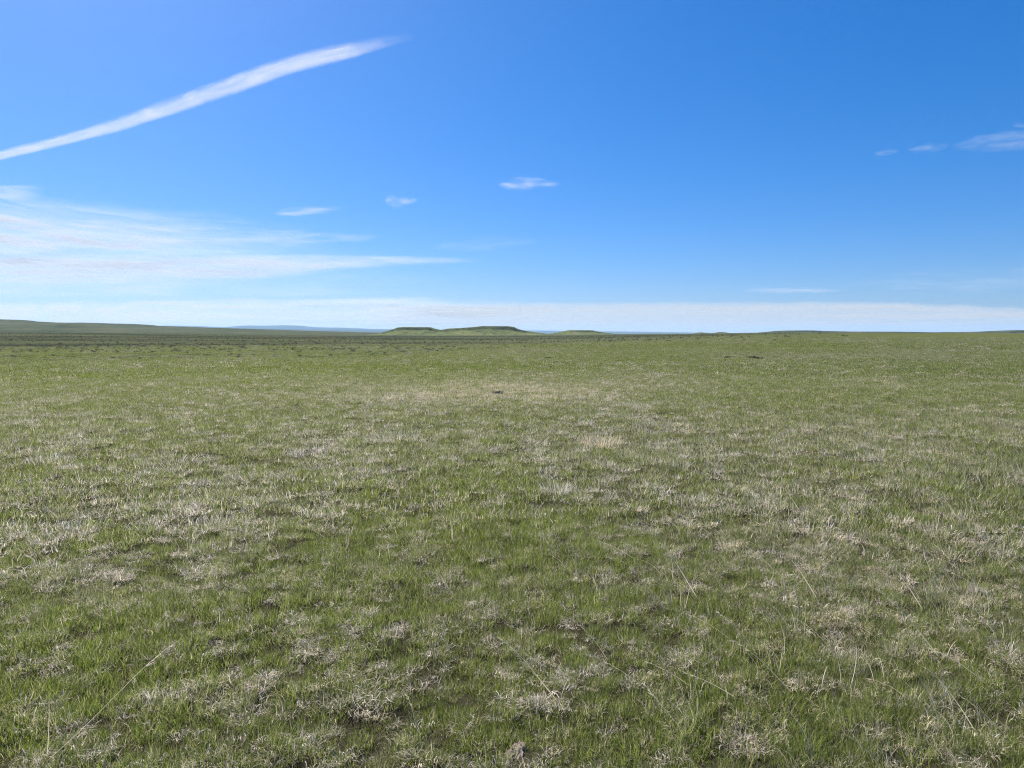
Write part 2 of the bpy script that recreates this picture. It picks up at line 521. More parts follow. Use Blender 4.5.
# ------------------------------------------------------------------ hills
def hill_material(name, stops, scale, dark, dark_amount):
    t = NT(name)
    geo = t.n('ShaderNodeNewGeometry').outputs['Position']
    mp = t.n('ShaderNodeMapping'); t.l(geo, mp.inputs[0]); mp.inputs['Scale'].default_value = (1, .6, 2.5)
    col = t.ramp(t.noise(scale, 8, .68, mp.outputs[0]), stops)
    sp = t.ramp(t.noise(scale * 6, 6, .75, mp.outputs[0]), [(.50, (0, 0, 0)), (.62, (dark_amount,) * 3)])
    col = t.mix(sp, col, dark)
    b = t.n('ShaderNodeBsdfPrincipled'); t.l(col, b.inputs['Base Color']); b.inputs['Roughness'].default_value = .95
    b.inputs['Specular IOR Level'].default_value = 0
    t.l(b.outputs[0], t.out.inputs['Surface'])
    return t.m


def ridge(name, label, dist, sil, front, top, back, mat, rough=.12, step_px=1.0, kind='structure', foot=-6, seed=0, ny=44, gully=.3, cap=False):
    """A long hill: the skyline SIL [(picture x, picture y)] stands at DIST metres, with a slope FRONT metres long towards us, a top TOP metres deep and a BACK slope."""
    su = np.array([p[0] for p in sil], float); sv = np.array([p[1] for p in sil], float)
    u = np.arange(su[0], su[-1] + .01, step_px)
    zt = EYE + (HOR - np.interp(u, su, sv)) / F * dist
    # smooth corners a little
    k = np.array([1, 2, 3, 2, 1.]); k /= k.sum()
    zt = np.convolve(np.pad(zt, 2, mode='edge'), k, 'valid')
    x = (u - 512) / F * dist
    yy = np.concatenate([np.linspace(-front, 0, ny), np.linspace(0, top, 8)[1:], np.linspace(top, top + back, 12)[1:]])
    X, Y = np.meshgrid(x, yy)
    Zt = np.broadcast_to(zt, X.shape)
    fr = sstep(0, 1, (Y + front) / front) * .55 + .45 * np.clip((Y + front) / front, 0, 1) ** 1.6
    if cap: fr = .68 * fr + .32 * sstep(.84, .95, (Y + front) / front)
    fr = np.where(Y > 0, 1, fr)
    bk = 1 - sstep(top, top + back, Y)
    g = fbm(X / (front * .35) + seed, Y / (front * .9), 200 + seed, 4) - .5
    cut = np.clip(fr + gully * g * (4 * fr * (1 - fr)), 0, 1)
    Z = foot + (Zt - foot) * cut * bk
    Z = Z + rough * (fbm(X / (front * .06), Y / (front * .06), 210 + seed, 3) - .5) * (Zt - foot) * .25 * (4 * cut * (1 - cut) + .08)
    v = np.stack([X, Y + dist, Z], -1).reshape(-1, 3)
    me = mesh_from(name, v, grid_faces(*X.shape), mat, smooth=True)
    o = link(name, me)
    return tag(o, label, 'hill', kind=kind)


def build_hills():
    butte = hill_material('butte_grass', [(.32, (.060, .072, .030)), (.5, (.098, .113, .047)), (.68, (.135, .138, .066))], .011, (.020, .025, .016), .85)
    slope = hill_material('hillside_grass', [(.3, (.036, .045, .023)), (.5, (.060, .068, .036)), (.7, (.090, .088, .052))], .004, (.022, .028, .018), .8)
    far = hill_material('far_ridge', [(.3, (.022, .028, .017)), (.5, (.034, .041, .023)), (.7, (.05, .053, .033))], .0008, (.04, .05, .035), .6)
    ridge('hill', 'low flat topped green butte, the smaller one left of the long butte', 2300,
          [(362, 336), (378, 333.5), (388, 330.9), (394, 329), (398, 327.4), (405, 327.0), (429, 327.1), (433, 328.5), (437, 329.3), (446, 331.4), (456, 333), (470, 336)],
          150, 70, 160, butte, seed=1, step_px=.5, cap=True, ny=60)
    ridge('hill', 'long flat topped green butte at the centre of the horizon', 2200,
          [(418, 336), (432, 332.6), (440, 330), (448, 328.6), (460, 328), (474, 327), (482, 326.1), (508, 326.2), (514, 326.9), (518, 329), (524, 330.6), (533, 332), (548, 334), (565, 336)],
          190, 90, 180, butte, seed=4, step_px=.5, cap=True, ny=60)
    ridge('hill', 'small low green butte right of the long butte', 2500,
          [(536, 336), (550, 334), (560, 332.3), (565, 331.2), (569, 330.2), (592, 330.2), (597, 331.2), (604, 332.6), (618, 334), (640, 336)],
          150, 70, 160, butte, seed=7, step_px=.5, cap=True, ny=60)
    ridge('hill', 'broad grassy hillside rising to the left edge of the horizon', 3600,
          [(-420, 314), (-200, 317), (-60, 319.4), (0, 319.3), (6, 319.6), (11, 320.9), (22, 321.2), (30, 321.6), (45, 322.4), (72, 322.7), (84, 322.6), (98, 323.2),
           (118, 323.6), (132, 324.3), (140, 325.4), (170, 326.4), (210, 327.8), (260, 329.4), (330, 331.5), (400, 333.3), (470, 335.5)],
          2300, 160, 600, slope, seed=11, step_px=1.0, foot=-9, ny=90, gully=.45)
    ridge('hill', 'dark low mesa running along the right horizon', 2900,
          [(690, 336), (715, 333.4), (740, 333), (770, 332.6), (783, 331.5), (790, 330.7), (800, 330.4), (815, 330.5), (826, 331), (850, 331.5), (900, 331.7), (930, 332.2),
           (950, 332.4), (968, 331.9), (990, 331.8), (1006, 331.4), (1020, 330.6), (1040, 330), (1150, 329), (1400, 328)],
          260, 150, 300, slope, seed=17, step_px=1.0, cap=True, ny=60)
    ridge('hill', 'small dark knoll on the skyline right of centre', 2600,
          [(690, 335), (697, 333), (701, 332.3), (704, 332.6), (710, 333.4), (716, 333), (721, 331.9), (725, 332.4), (732, 333.6), (745, 335)], 90, 30, 90, slope, seed=19, step_px=.5)
    ridge('far_hill', 'long blue ridge far off behind the left hillside', 33000,
          [(60, 331), (130, 327.5), (152, 326.4), (166, 325.6), (194, 326), (205, 326.6), (226, 327.2), (240, 325.9), (252, 325.5), (264, 325.8), (284, 325.3), (297, 325.6),
           (306, 326.7), (318, 327.3), (346, 327.8), (372, 328.9), (400, 329.2), (470, 330), (530, 330.4), (552, 330.7), (580, 331.3), (612, 331.4), (650, 331.9), (700, 332.6), (760, 333.5), (860, 335)],
          2500, 800, 2500, far, seed=23, step_px=1.0, foot=-30)
    ridge('far_hill', 'nearer blue ridge in front of the long far ridge', 24000,
          [(90, 333), (190, 329.2), (225, 328.0), (260, 328.6), (310, 329.4), (352, 329.8), (395, 330.8), (470, 332), (560, 333.2), (640, 334.5)],
          1800, 500, 1800, far, seed=29, step_px=1.0, foot=-25)


# ------------------------------------------------------------------ sagebrush
def sagebrush_mesh(seed, n=420):
    g = np.random.default_rng(seed)
    nl = 7
    cen = np.stack([g.normal(0, .22, nl), g.normal(0, .22, nl), g.uniform(.28, .55, nl)], -1)
    rad = g.uniform(.14, .26, nl)
    k = g.integers(0, nl, n)
    d = g.normal(0, 1, (n, 3)); d /= np.linalg.norm(d, axis=1)[:, None]
    p = cen[k] + d * (rad[k] * g.uniform(.55, 1.05, n))[:, None]
    p[:, 2] = np.maximum(p[:, 2], .05)
    a = g.normal(0, 1, (n, 3)); a /= np.linalg.norm(a, axis=1)[:, None]
    b = np.cross(a, d); b /= np.linalg.norm(b, axis=1)[:, None] + 1e-6
    s = g.uniform(.022, .05, n)[:, None]
    V = np.stack([p - a * s * 1.6, p - b * s * .6, p + a * s * 1.6, p + b * s * .6], 1).reshape(-1, 3)
    Fc = np.arange(n * 4).reshape(-1, 4)
    c = np.repeat(g.uniform(0, 1, n), 4)
    stems = []
    for q in range(nl):
        st = np.array([g.normal(0, .03), g.normal(0, .03), -.05]); e = cen[q]
        w = .012
        for (ox, oy) in ((w, 0), (0, w)):
            m = (st + e) / 2 + np.array([0, 0, -.04])
            stems.append((np.array([st + [ox, oy, 0], st - [ox, oy, 0], m - np.array([ox, oy, 0]) * .7, m + np.array([ox, oy, 0]) * .7,
                                    e - np.array([ox, oy, 0]) * .3, e + np.array([ox, oy, 0]) * .3]), np.array([[0, 1, 2, 3], [3, 2, 4, 5]]), np.full(6, .2)))
    v, f, c2 = join([(V, Fc, c)] + stems)
    return mesh_from('sagebrush', v, f, M_SAGE, {'bc': c})if False else mesh_from('sagebrush', v, f, M_SAGE, {'bc': c2})


def build_sage():
    ms = [sagebrush_mesh(900 + k) for k in range(6)]
    g = np.random.default_rng(77)
    zones = [
        (-4, 120, 335, 354, 60, 'dark sagebrush among many on the flat below the left hillside', 'sagebrush below the left hillside'),
        (120, 360, 337, 354, 80, 'dark sagebrush among many on the grey flat under the blue ridge', 'sagebrush under the blue ridge'),
        (360, 560, 337, 351, 70, 'dark sagebrush among many on the flat in front of the long butte', 'sagebrush in front of the long butte'),
        (560, 880, 337, 345, 34, 'low dark sagebrush among the thin row right of the buttes', 'sagebrush right of the buttes')]
    for (u0, u1, v0, v1, n, lab, grp) in zones:
        made = 0
        while made < n:
            az = math.atan((g.uniform(u0, u1) - 512) / F); r = F * 4.3 / max(g.uniform(v0, v1) - HOR, 2) / math.cos(az)
            x, y = r * math.sin(az), r * math.cos(az)
            if r < 75 or r > 900 or g.uniform() > float(sstep(.40, .58, fbm(x / 70, y / 26, 57, 3))) + .06: continue
            o = link('sagebrush', ms[g.integers(0, 6)], (x, y, float(height(x, y)) - .02))
            s = g.uniform(.35, .95) * (1 + .35 * (r > 300))
            o.scale = (s * g.uniform(.9, 1.4), s * g.uniform(.9, 1.3), s * g.uniform(.75, 1.0)); o.rotation_euler.z = g.uniform(0, 6.28)
            tag(o, lab, 'shrub', grp); made += 1
    # single dark shrubs out in the near field
    for (u, v, s, lab) in [(499, 395, .30, 'low dark clump sticking out of the pale dead patch in the middle field'),
                           (753, 359, .5, 'left one of two dark shrubs in the right middle field'),
                           (729, 358.5, .38, 'small dark shrub just left of the two dark shrubs in the right field'),
                           (760, 359.5, .42, 'right one of two dark shrubs in the right middle field'),
                           (548, 359, .38, 'flat dark shrub alone in the field in front of the small butte')]:
        x, y = ground_at(u, v)
        o = link('sagebrush', ms[g.integers(0, 6)], (x, y, float(height(x, y)) - .03))
        o.scale = (s * 1.5, s, s * .75); o.rotation_euler.z = g.uniform(-.3, .3)
        tag(o, lab, 'shrub')
    # all the rest, too many and too small to tell apart
    coll = source_collection('sagebrush_cover_source', ms)
    n = 42000
    r = np.sqrt(g.uniform(130 ** 2, 1500 ** 2, n)); az = np.radians(g.uniform(-50, 26, n))
    x, y = r * np.sin(az), r * np.cos(az)
    d = fbm(x / 190, y / 34, 55, 3)  # streaked density, its dense dark rows imitate shaded gully banks
    azd = np.degrees(az)
    k = g.uniform(0, 1, n) < np.clip((d - .42) * 6, 0.05, 1) * (1 - sstep(4, 26, azd)) * (1 - .9 * sstep(900, 1500, r))
    x, y, r = x[k], y[k], r[k]; n = len(x)
    s = g.uniform(.4, .95, n)
    o = scatter_object('sagebrush_cover', np.stack([x, y, height(x, y)], -1), g.integers(0, 6, n), np.stack([0 * s, 0 * s, g.uniform(0, 6.28, n)], -1),
                       np.stack([s * 1.25, s * 1.25, s * .8], -1), 0 * s, 1 + 0 * s, coll)
    tag(o, 'far sagebrush cover on the flats before the hills', 'sagebrush', kind='stuff')


# ------------------------------------------------------------------ things in the near field
def stalk_mesh(length, lean, seed, w=.0028):
    """A dry flowering stalk: a thin stem, a drooping seed head, two leaf blades. Leans towards -x."""
    g = np.random.default_rng(seed)
    n = 9; t = np.linspace(0, 1, n)
    ang = lean + (.35 + .3 * g.uniform()) * t ** 2
    x = -np.concatenate([[0], np.cumsum(np.sin(ang[:-1]))]) * length / (n - 1)
    z = np.concatenate([[0], np.cumsum(np.cos(ang[:-1]))]) * length / (n - 1)
    y = .04 * length * np.sin(t * 4 + seed)
    rad = w * (1 - .6 * t)
    parts = []
    for a in (.4, 1.97):         # two thin crossed strips make the stem
        ox, oy = rad * math.cos(a), rad * math.sin(a)
        V = np.stack([np.stack([x - ox, y - oy, z - .02], -1), np.stack([x + ox, y + oy, z - .02], -1)], 1).reshape(-1, 3)
        q = np.arange(n - 1) * 2
        parts.append((V, np.stack([q, q + 1, q + 3, q + 2], -1), np.full(len(V), g.uniform(.4, .9))))
    for i in range(10):          # spikelets along the last third
        tt = g.uniform(.7, 1); px = np.array([np.interp(tt, t, x), np.interp(tt, t, y), np.interp(tt, t, z) - .02])
        d = np.array([-math.sin(lean + .4) + g.normal(0, .35), g.normal(0, .35), math.cos(lean + .4)]) * length * .06
        sd = np.array([0, 1, 0]) * w * .9
        parts.append((np.array([px, px + d * .5 + sd, px + d, px + d * .5 - sd]), np.array([[0, 1, 2, 3]]), np.full(4, g.uniform(.3, 1))))
    v, f, c = blades(2, .01, length * .2, length * .4, w, .4, .9, seed + 7, 4, bc=(.3, 1))
    parts.append((v, f, c))
    return blade_mesh('dry_stalk', parts, M_STALK)


def tuft_mesh(name, seed, rad, h, n, mat, curl, lean, width, wind=(0, 0)):
    return blade_mesh(name, [blades(n, rad, h * .45, h, width, lean, curl, seed, 5, bc=(.1, 1), wind=wind),
                             blades(n // 3, rad * .8, h * .6, h * 1.35, width * .8, lean * .6, curl * .5, seed + 1, 5, bc=(.4, 1), wind=wind)], mat)


def build_near_things():
    g = np.random.default_rng(41)
    # dry stalks leaning with the wind, thickest on the right
    sm = [stalk_mesh(g.uniform(.22, .38), g.uniform(.5, .95), 1000 + k) for k in range(10)]
    spots = [(985, 590), (1003, 640), (1010, 610), (950, 560), (1000, 690), (960, 520), (905, 505), (870, 560), (885, 640), (840, 660), (795, 690), (930, 470), (990, 470),
             (820, 600), (760, 655), (735, 640), (700, 690), (925, 610), (915, 700), (860, 520), (800, 510), (830, 470), (960, 440), (1005, 520), (780, 575), (700, 600),
             (650, 690), (610, 660), (690, 740), (980, 735), (1015, 740), (945, 660), (720, 540), (640, 560), (560, 700), (590, 530), (605, 480), (745, 700), (870, 455), (790, 450)]
    for (u, v) in spots:
        x, y = ground_at(u, v)
        o = link('dry_stalk', sm[g.integers(0, 10)], (x, y, float(height(x, y))))
        o.rotation_euler.z = g.normal(-.25, .35); s = g.uniform(.8, 1.25); o.scale = (s, s, s)
        tag(o, 'thin straw stalk leaning left out of the right half of the field', 'grass stalk', 'leaning straw stalks on the right')
    for (u, v) in [(40, 525), (75, 505), (65, 545), (22, 540), (250, 520), (245, 490), (330, 540), (120, 560), (160, 590), (305, 500), (365, 700), (425, 745), (395, 520), (345, 470), (210, 440), (440, 480)]:
        x, y = ground_at(u, v)
        o = link('dry_stalk', sm[g.integers(0, 10)], (x, y, float(height(x, y))))
        o.rotation_euler.z = g.normal(.1, .6); s = g.uniform(.55, .85); o.scale = (s, s, s)
        tag(o, 'short straw stalk standing in the left half of the field', 'grass stalk', 'straw stalks on the left')
    # one long fallen stalk at lower left
    me = stalk_mesh(.62, 1.05, 1100, .0020)
    x, y = ground_at(48, 766); o = link('dry_stalk', me, (x, y, float(height(x, y)) + .05)); o.rotation_euler.z = R(180 + 58)
    tag(o, 'long pale stalk lying across the grass at the lower left corner', 'grass stalk')
    # straw tuft in the middle field and grey tufts
    tf = [(600, 447, .36, .34, 260, M_TUFT_TAN, .7, .75, .011, 'pale straw tuft standing out alone in the middle of the field'),
          (556, 493, .20, .22, 150, M_TUFT_GREY, .8, .7, .007, 'grey dead tuft just below the pale straw tuft'),
          (655, 432, .55, .26, 160, M_TUFT_GREY, .7, .6, .010, 'wide grey tuft right of the pale straw tuft'),
          (400, 441, .6, .22, 170, M_TUFT_GREY, .9, .7, .010, 'wide grey dead clump left of the pale straw tuft'),
          (310, 455, .4, .2, 140, M_TUFT_GREY, .9, .7, .009, 'grey clump between the wide clump and the left grey streak'),
          (170, 466, .5, .22, 150, M_TUFT_GREY, .8, .5, .009, 'dusky grey clump in the streak on the left field'),
          (48, 462, .35, .2, 130, M_TUFT_GREY, .8, .5, .009, 'dusky grey clump at the far left of the streak'),
          (212, 522, .28, .16, 150, M_TUFT_GREY, 1.1, .7, .007, 'pinkish grey tuft beside the short stalks in the left field'),
          (40, 578, .28, .13, 190, M_TUFT_GREY, 1.5, .9, .006, 'curled grey dead mat at the left edge of the field'),
          (95, 572, .18, .11, 150, M_TUFT_GREY, 1.5, .9, .006, 'curled grey dead mat right of the one at the left edge'),
          (195, 566, .20, .12, 160, M_TUFT_GREY, 1.5, .9, .006, 'curled grey dead mat in the left part of the field'),
          (318, 590, .17, .11, 150, M_TUFT_GREY, 1.5, .9, .005, 'round grey dead mat left of the middle, beside bright green grass'),
          (820, 553, .26, .12, 180, M_TUFT_TAN, 1.2, .9, .006, 'low straw coloured mat beside a dark hollow on the right'),
          (940, 535, .24, .16, 150, M_TUFT_TAN, .9, .9, .006, 'straw coloured tuft between leaning stalks at the right'),
          (690, 660, .15, .12, 170, M_TUFT_GREY, 1.1, .8, .0048, 'whitish spiky tuft right of the middle foreground'),
          (570, 680, .11, .09, 160, M_TUFT_GREY, 1.7, .9, .0042, 'round whitish mat in the middle foreground'),
          (480, 625, .10, .09, 120, M_TUFT_GREY, 1.5, .9, .0044, 'small whitish tuft above the bare soil mound'),
          (295, 748, .13, .11, 180, M_TUFT_GREY, 1.5, .9, .004, 'thick whitish mat at the bottom, left of the middle'),
          (345, 655, .13, .10, 150, M_TUFT_GREY, 1.5, .9, .0044, 'whitish mat in the left middle foreground'),
          (935, 715, .14, .11, 160, M_TUFT_GREY, 1.3, .9, .0044, 'whitish mat at the lower right among green blades'),
          (745, 745, .11, .10, 140, M_TUFT_GREY, 1.3, .9, .004, 'whitish tuft at the bottom, right of the middle')]
    for k, (u, v, rad, h, n, mat, curl, lean, w, lab) in enumerate(tf):
        x, y = ground_at(u, v)
        q = .62 if v > 500 else .8
        me = tuft_mesh('dead_grass_tuft', 1200 + 3 * k, rad * .85, h * q, n, mat, curl, lean, w * q * .85, (-.15, .05))
        tag(link('dead_grass_tuft', me, (x, y, float(height(x, y)) + .01)), lab, 'grass tuft', 'dead grass tufts in the field')
    # bare soil mound at the bottom edge
    t = NT('bare_soil')
    nz = t.noise(140, 6, .7, t.n('ShaderNodeTexCoord').outputs['Object'])
    b = t.n('ShaderNodeBsdfPrincipled'); t.l(t.ramp(nz, [(.35, (.05, .04, .03)), (.5, (.15, .12, .10)), (.7, (.24, .195, .165))]), b.inputs['Base Color']); b.inputs['Roughness'].default_value = 1
    t.l(b.outputs[0], t.out.inputs['Surface'])
    q = np.linspace(-1, 1, 60); X, Y = np.meshgrid(q, q); rr = np.hypot(X, Y)
    Z = .07 * (1 - sstep(.1, 1, rr + .5 * (fbm(X * 2.2, Y * 2.2, 301, 3) - .5))) + .03 * (fbm(X * 9, Y * 9, 305, 4) - .5) * (1 - sstep(.7, 1, rr)) - .03
    Z = .020 * (1 - rr ** 2) + .030 * (fbm(X * 2.6, Y * 2.6, 307, 4) - .5) + .008 * (fbm(X * 12, Y * 12, 309, 3) - .5) - .06 * sstep(.62, 1.05, rr + .5 * (fbm(X * 2, Y * 2, 308, 2) - .5))
    x, y = ground_at(517, 752)
    me = mesh_from('soil_mound', np.stack([X * .055 + Y * .025, Y * .10, Z], -1).reshape(-1, 3), grid_faces(60, 60), t.m, smooth=True)
    tag(link('soil_mound', me, (x, y, float(height(x, y)) - .010)), 'small bare brown soil mound in the grass at the bottom centre', 'soil mound')


# ------------------------------------------------------------------ clouds
def cloud_material(name, fine, white=(.68, .70, .73, 1)):
    t = NT(name)
    tc = t.n('ShaderNodeTexCoord').outputs['Object']
    mp = t.n('ShaderNodeMapping'); t.l(tc, mp.inputs[0]); mp.inputs['Scale'].default_value = (1, .7, 1)
    nz = t.noise(fine, 2, .5, mp.outputs[0])
    nz = t.math('MULTIPLY_ADD', nz, 1.0); t.t.nodes[-1].inputs[2].default_value = .5
    al = t.math('MULTIPLY', t.attr('ice'), nz, True)
    d = t.n('ShaderNodeBsdfDiffuse'); d.inputs[0].default_value = white
    s = t.n('ShaderNodeBsdfTranslucent'); s.inputs[0].default_value = white
    m1 = t.n('ShaderNodeMixShader', _0=.5); t.l(d.outputs[0], m1.inputs[1]); t.l(s.outputs[0], m1.inputs[2])
    tr = t.n('ShaderNodeBsdfTransparent')
    m2 = t.n('ShaderNodeMixShader'); t.l(al, m2.inputs[0]); t.l(tr.outputs[0], m2.inputs[1]); t.l(m1.outputs[0], m2.inputs[2])
    t.l(m2.outputs[0], t.out.inputs['Surface'])
    return t.m


def shell(u, v, alt):
    """Where the sight line meets the air layer ALT metres up, the earth being round."""
    dx, dy, dz = ray(u, v)
    h = np.hypot(dx, dy); k = dz / h
    a = 1 / (2 * EARTH)
    D = (-k + np.sqrt(np.maximum(k * k + 4 * a * (alt - EYE), 0))) / (2 * a)      # alt = eye + kD + D^2/2R
    return np.stack([dx / h * D, dy / h * D, EYE + k * D], -1)


def cloud(name, label, U, V, dens, alt, thick, mat, cat='cloud', group=None):
    """A thin closed body of ice cloud: lower and upper face, THICK metres apart where it is densest."""
    dens = np.clip(dens, 0, .84) * sstep(-418, -250, U) * (1 - sstep(1330, 1438, U))
    cell = dens > .012
    f = grid_faces(*U.shape)
    keep = cell.ravel()[f].any(1)
    f = f[keep]
    used = np.unique(f); remap = -np.ones(U.size, int); remap[used] = np.arange(len(used))
    f = remap[f]
    P = shell(U.ravel()[used], V.ravel()[used], alt); d = dens.ravel()[used]
    lo, hi = P.copy(), P.copy()
    rag = fbm(U.ravel()[used] / 40, V.ravel()[used] / 14, 402, 2)
    hi[:, 2] += thick * (.04 + d * .4) * (.8 + .4 * rag)
    n = len(P)
    # close the rim
    e = np.concatenate([f[:, [0, 1]], f[:, [1, 2]], f[:, [2, 3]], f[:, [3, 0]]])
    key = np.sort(e, 1); _, inv, cnt = np.unique(key, axis=0, return_inverse=True, return_counts=True)
    rim = e[cnt[inv.ravel()] == 1]
    side = np.stack([rim[:, 0], rim[:, 1], rim[:, 1] + n, rim[:, 0] + n], -1)
    faces = np.concatenate([f[:, ::-1], f + n, side])
    V3 = np.concatenate([lo, hi]); c = V3.mean(0); c[2] = V3[:, 2].min()
    a = 1 - np.sqrt(1 - np.clip(d, 0, .98))                              # two faces make up one density
    me = mesh_from(name, V3 - c, faces, mat, {'ice': np.concatenate([a, a])}, smooth=True)
    o = link(name, me, c)
    return tag(o, label, cat, group)


def build_clouds():
    fine = cloud_material('ice_cloud', .0006)
    grey = cloud_material('low_bank_cloud', .0002, (.62, .60, .57, 1))

    def gridpx(u0, u1, v0, v1, du=1.0, dv=.5):
        return np.meshgrid(np.arange(u0, u1 + .01, du), np.arange(v0, v1 + .01, dv))

    def soft(U, V, sx, sy, seed, lo=.3, hi=.75, oct=5):
        wu = U + 6 * (fbm(U / 40, V / 9, seed + 50, 3) - .5); wv = V + 5 * (fbm(U / 50, V / 12, seed + 60, 3) - .5)
        return sstep(lo, hi, fbm(wu / sx, wv / sy, seed, oct, .55))

    # contrail -----------------------------------------------------------------
    s, w = np.meshgrid(np.linspace(-420, 412, 1070), np.linspace(-1, 1, 41))
    cl = np.interp(s, [-420, -70, 0, 60, 120, 180, 230, 290, 340, 380, 412], [270, 176, 156.5, 141, 124.5, 104, 87.5, 66, 52.5, 43, 37])
    k = np.ones(25) / 25
    c0 = np.convolve(np.pad(cl[0], 12, mode='reflect', reflect_type='odd'), k, 'valid'); cl = np.broadcast_to(c0, cl.shape)
    hw = np.interp(s, [-420, -70, 0, 60, 120, 200, 260, 310, 350, 385, 412], [3.5, 5.5, 6, 7, 8.6, 10.5, 11.5, 11.5, 10.5, 8.5, 6])
    U = s + w * hw * .38; V = cl + w * hw
    e = w + .34 * (fbm(s / 60, w * .5, 411, 2) - .5) + .10 * (fbm(s / 6, w * 2.2, 412, 3) - .5)
    core = sstep(-1.0, -.10, e) * (1 - sstep(.30, .76, e))
    body = core * (.70 + .55 * (fbm(s / 26 + w * 1.5, w * 3.0 - s / 40, 413, 4) - .5))
    puff = sstep(-1, -.6, w) * (1 - sstep(-.3, .3, w)) * sstep(.40, .75, fbm(s / 16, w * 2, 417, 3)) * .20 * sstep(90, 140, s) * (1 - sstep(210, 330, s))
    fade = 1 - .96 * sstep(325, 408, s + 16 * (fbm(s / 9, w * 2, 418, 3) - .5))
    dens = np.clip(body * .76 + puff, 0, .80) * fade * sstep(-418, -300, s) * (1 - sstep(.9, 1, np.abs(w)))
    cloud('contrail', 'long white slanting vapour trail across the upper left of the sky', U, V, dens, 9500, 260, fine, 'contrail')

    # cirrus bank on the left ----------------------------------------------------
    U, V = gridpx(-420, 380, 182, 262)
    slope = V - .10 * (U - 0) - 4 * np.sin(U / 70.)
    st = soft(U, slope, 105, 7, 421, .40, .66, 4); st2 = soft(U, slope, 60, 3.2, 425, .38, .7, 4)
    env = (1 - sstep(170, 345, U + 60 * (fbm(U / 30, V / 6, 428, 3) - .5))) * sstep(188 + .10 * U, 226 + .10 * U, V + 10 * (fbm(U / 60, V / 20, 423, 3) - .5)) * (1 - sstep(240, 256, V + 5 * (fbm(U / 40, V / 8, 426, 3) - .5)))
    top = sstep(184, 188, V) * (1 - sstep(196, 203, V)) * (1 - sstep(10, 50, U)) * .35 * st
    cloud('cirrus_cloud', 'broad streaky white cirrus spreading in from the left edge', U, V, env * (.27 + .42 * st + .22 * st2) + top, 9000, 180, fine)
    U, V = gridpx(-420, 500, 236, 306)
    mid = 270 - 7 * sstep(100, 420, U) + 2 * np.sin(U / 90.)
    hwd = np.interp(U, [-120, 0, 150, 260, 350, 420, 500], [24, 23, 19, 14, 8, 4.5, 2])
    e = (V - mid) / hwd + .55 * (fbm(U / 50, V / 6, 431, 4) - .5)
    env = sstep(-1.15, -.35, e) * (1 - sstep(-.1, 1.1, e)) * (1 - sstep(330, 498, U + 40 * (fbm(U / 25, V / 3, 433, 3) - .5)))
    st = soft(U, V - .02 * U, 110, 4, 435, .28, .66)
    cloud('cirrus_cloud', 'long pale cirrus tongue tapering to the right above the left horizon', U, V, env * (.34 + .40 * st), 8600, 180, fine)

    U, V = gridpx(-420, 470, 186, 304, 1.5, .8)
    env = sstep(188 + .13 * U, 240 + .10 * U, V + 14 * (fbm(U / 70, V / 24, 437, 3) - .5)) * (1 - sstep(272, 302, V)) * (1 - sstep(120, 460, U + 110 * (fbm(U / 60, V / 10, 438, 4) - .5)))
    cloud('cloud_veil', 'thin milky veil of high cloud behind the cirrus streaks at the left', U, V, env * (.20 + .16 * soft(U, V, 90, 7, 439, .3, .7, 4)), 9800, 120, fine)

    # wisps ------------------------------------------------------------------------
    def wisp(label, u0, u1, v0, v1, tilt, peak, seed, head=.35, alt=8800, sx=22, sy=2.6, group=None):
        m = 6
        U, V = gridpx(u0 - m, u1 + m, min(v0, v1) - m - abs(tilt) * .5, max(v0, v1) + m + abs(tilt) * .5, .6, .35)
        t = (U - u0) / (u1 - u0); c = (v0 + v1) / 2 + tilt * (t - .5)
        hh = (v1 - v0) / 2
        prof = np.clip(np.where(t < head, t / head, (1 - t) / (1 - head)), 0, 1) ** .8
        e = (V - c) / (1.25 * hh * (.25 + .75 * prof)) + .75 * (fbm(U / 20, V / 3.5, seed, 3) - .5)
        d = (1 - sstep(.0, 1.0, np.abs(e))) * sstep(0, .55, prof) * (.32 + .95 * soft(U, V - tilt / (u1 - u0) * U, sx * 1.1, sy * 1.7, seed + 3, .28, .75, 4))
        cloud('cloud_wisp', label, U, V, d * peak * .62, alt, 90, fine, 'cloud', group)

    G = 'small cloud wisps'
    wisp('faint long streak under the cirrus tongue at the left', -60, 210, 284, 299, 2, .34, 485, .4, sx=60, sy=3, group=G)
    wisp('very faint veil between the cirrus tongue and the low banks near the centre', 200, 420, 286, 298, 0, .16, 487, .4, sx=70, sy=3, group=G)
    wisp('thin flat wisp above the cirrus tongue, left of centre', 272, 348, 205, 216, -5, .44, 441, .3, group=G)
    wisp('tiny bright wisp between the two longer wisps left of centre', 384, 420, 194, 207, 1, .44, 445, .28, sx=10, group=G)
    wisp('small bright wisp highest above the central butte', 497, 562, 177, 191, -1, .46, 449, .35, group=G)
    wisp('faint flat streak between the thin wisp and the cirrus tongue', 245, 385, 229, 247, -2, .34, 453, .3, sx=40, group=G)
    wisp('very faint streak right of the cirrus tongue end', 425, 545, 236, 254, -8, .13, 457, .5, sx=40, group=G)
    wisp('feathery wisp running off the right edge of the sky', 948, 1090, 126, 152, -16, .24, 461, .5, sx=26, sy=3, group=G)
    wisp('small torn wisp left of the feathery right edge wisp', 904, 950, 143, 154, -5, .18, 465, .6, sx=14, group=G)
    wisp('faintest speck of cloud at the left end of the right wisps', 872, 900, 148, 157, -2, .12, 469, .5, sx=10, group=G)
    wisp('thin bright streak low above the right of the horizon bank', 738, 850, 287, 294, 0, .32, 473, .35, sx=40, group=G)
    wisp('faint broad streaks low at the right edge of the sky', 830, 1100, 268, 294, -8, .16, 477, .6, sx=70, sy=4, group=G)
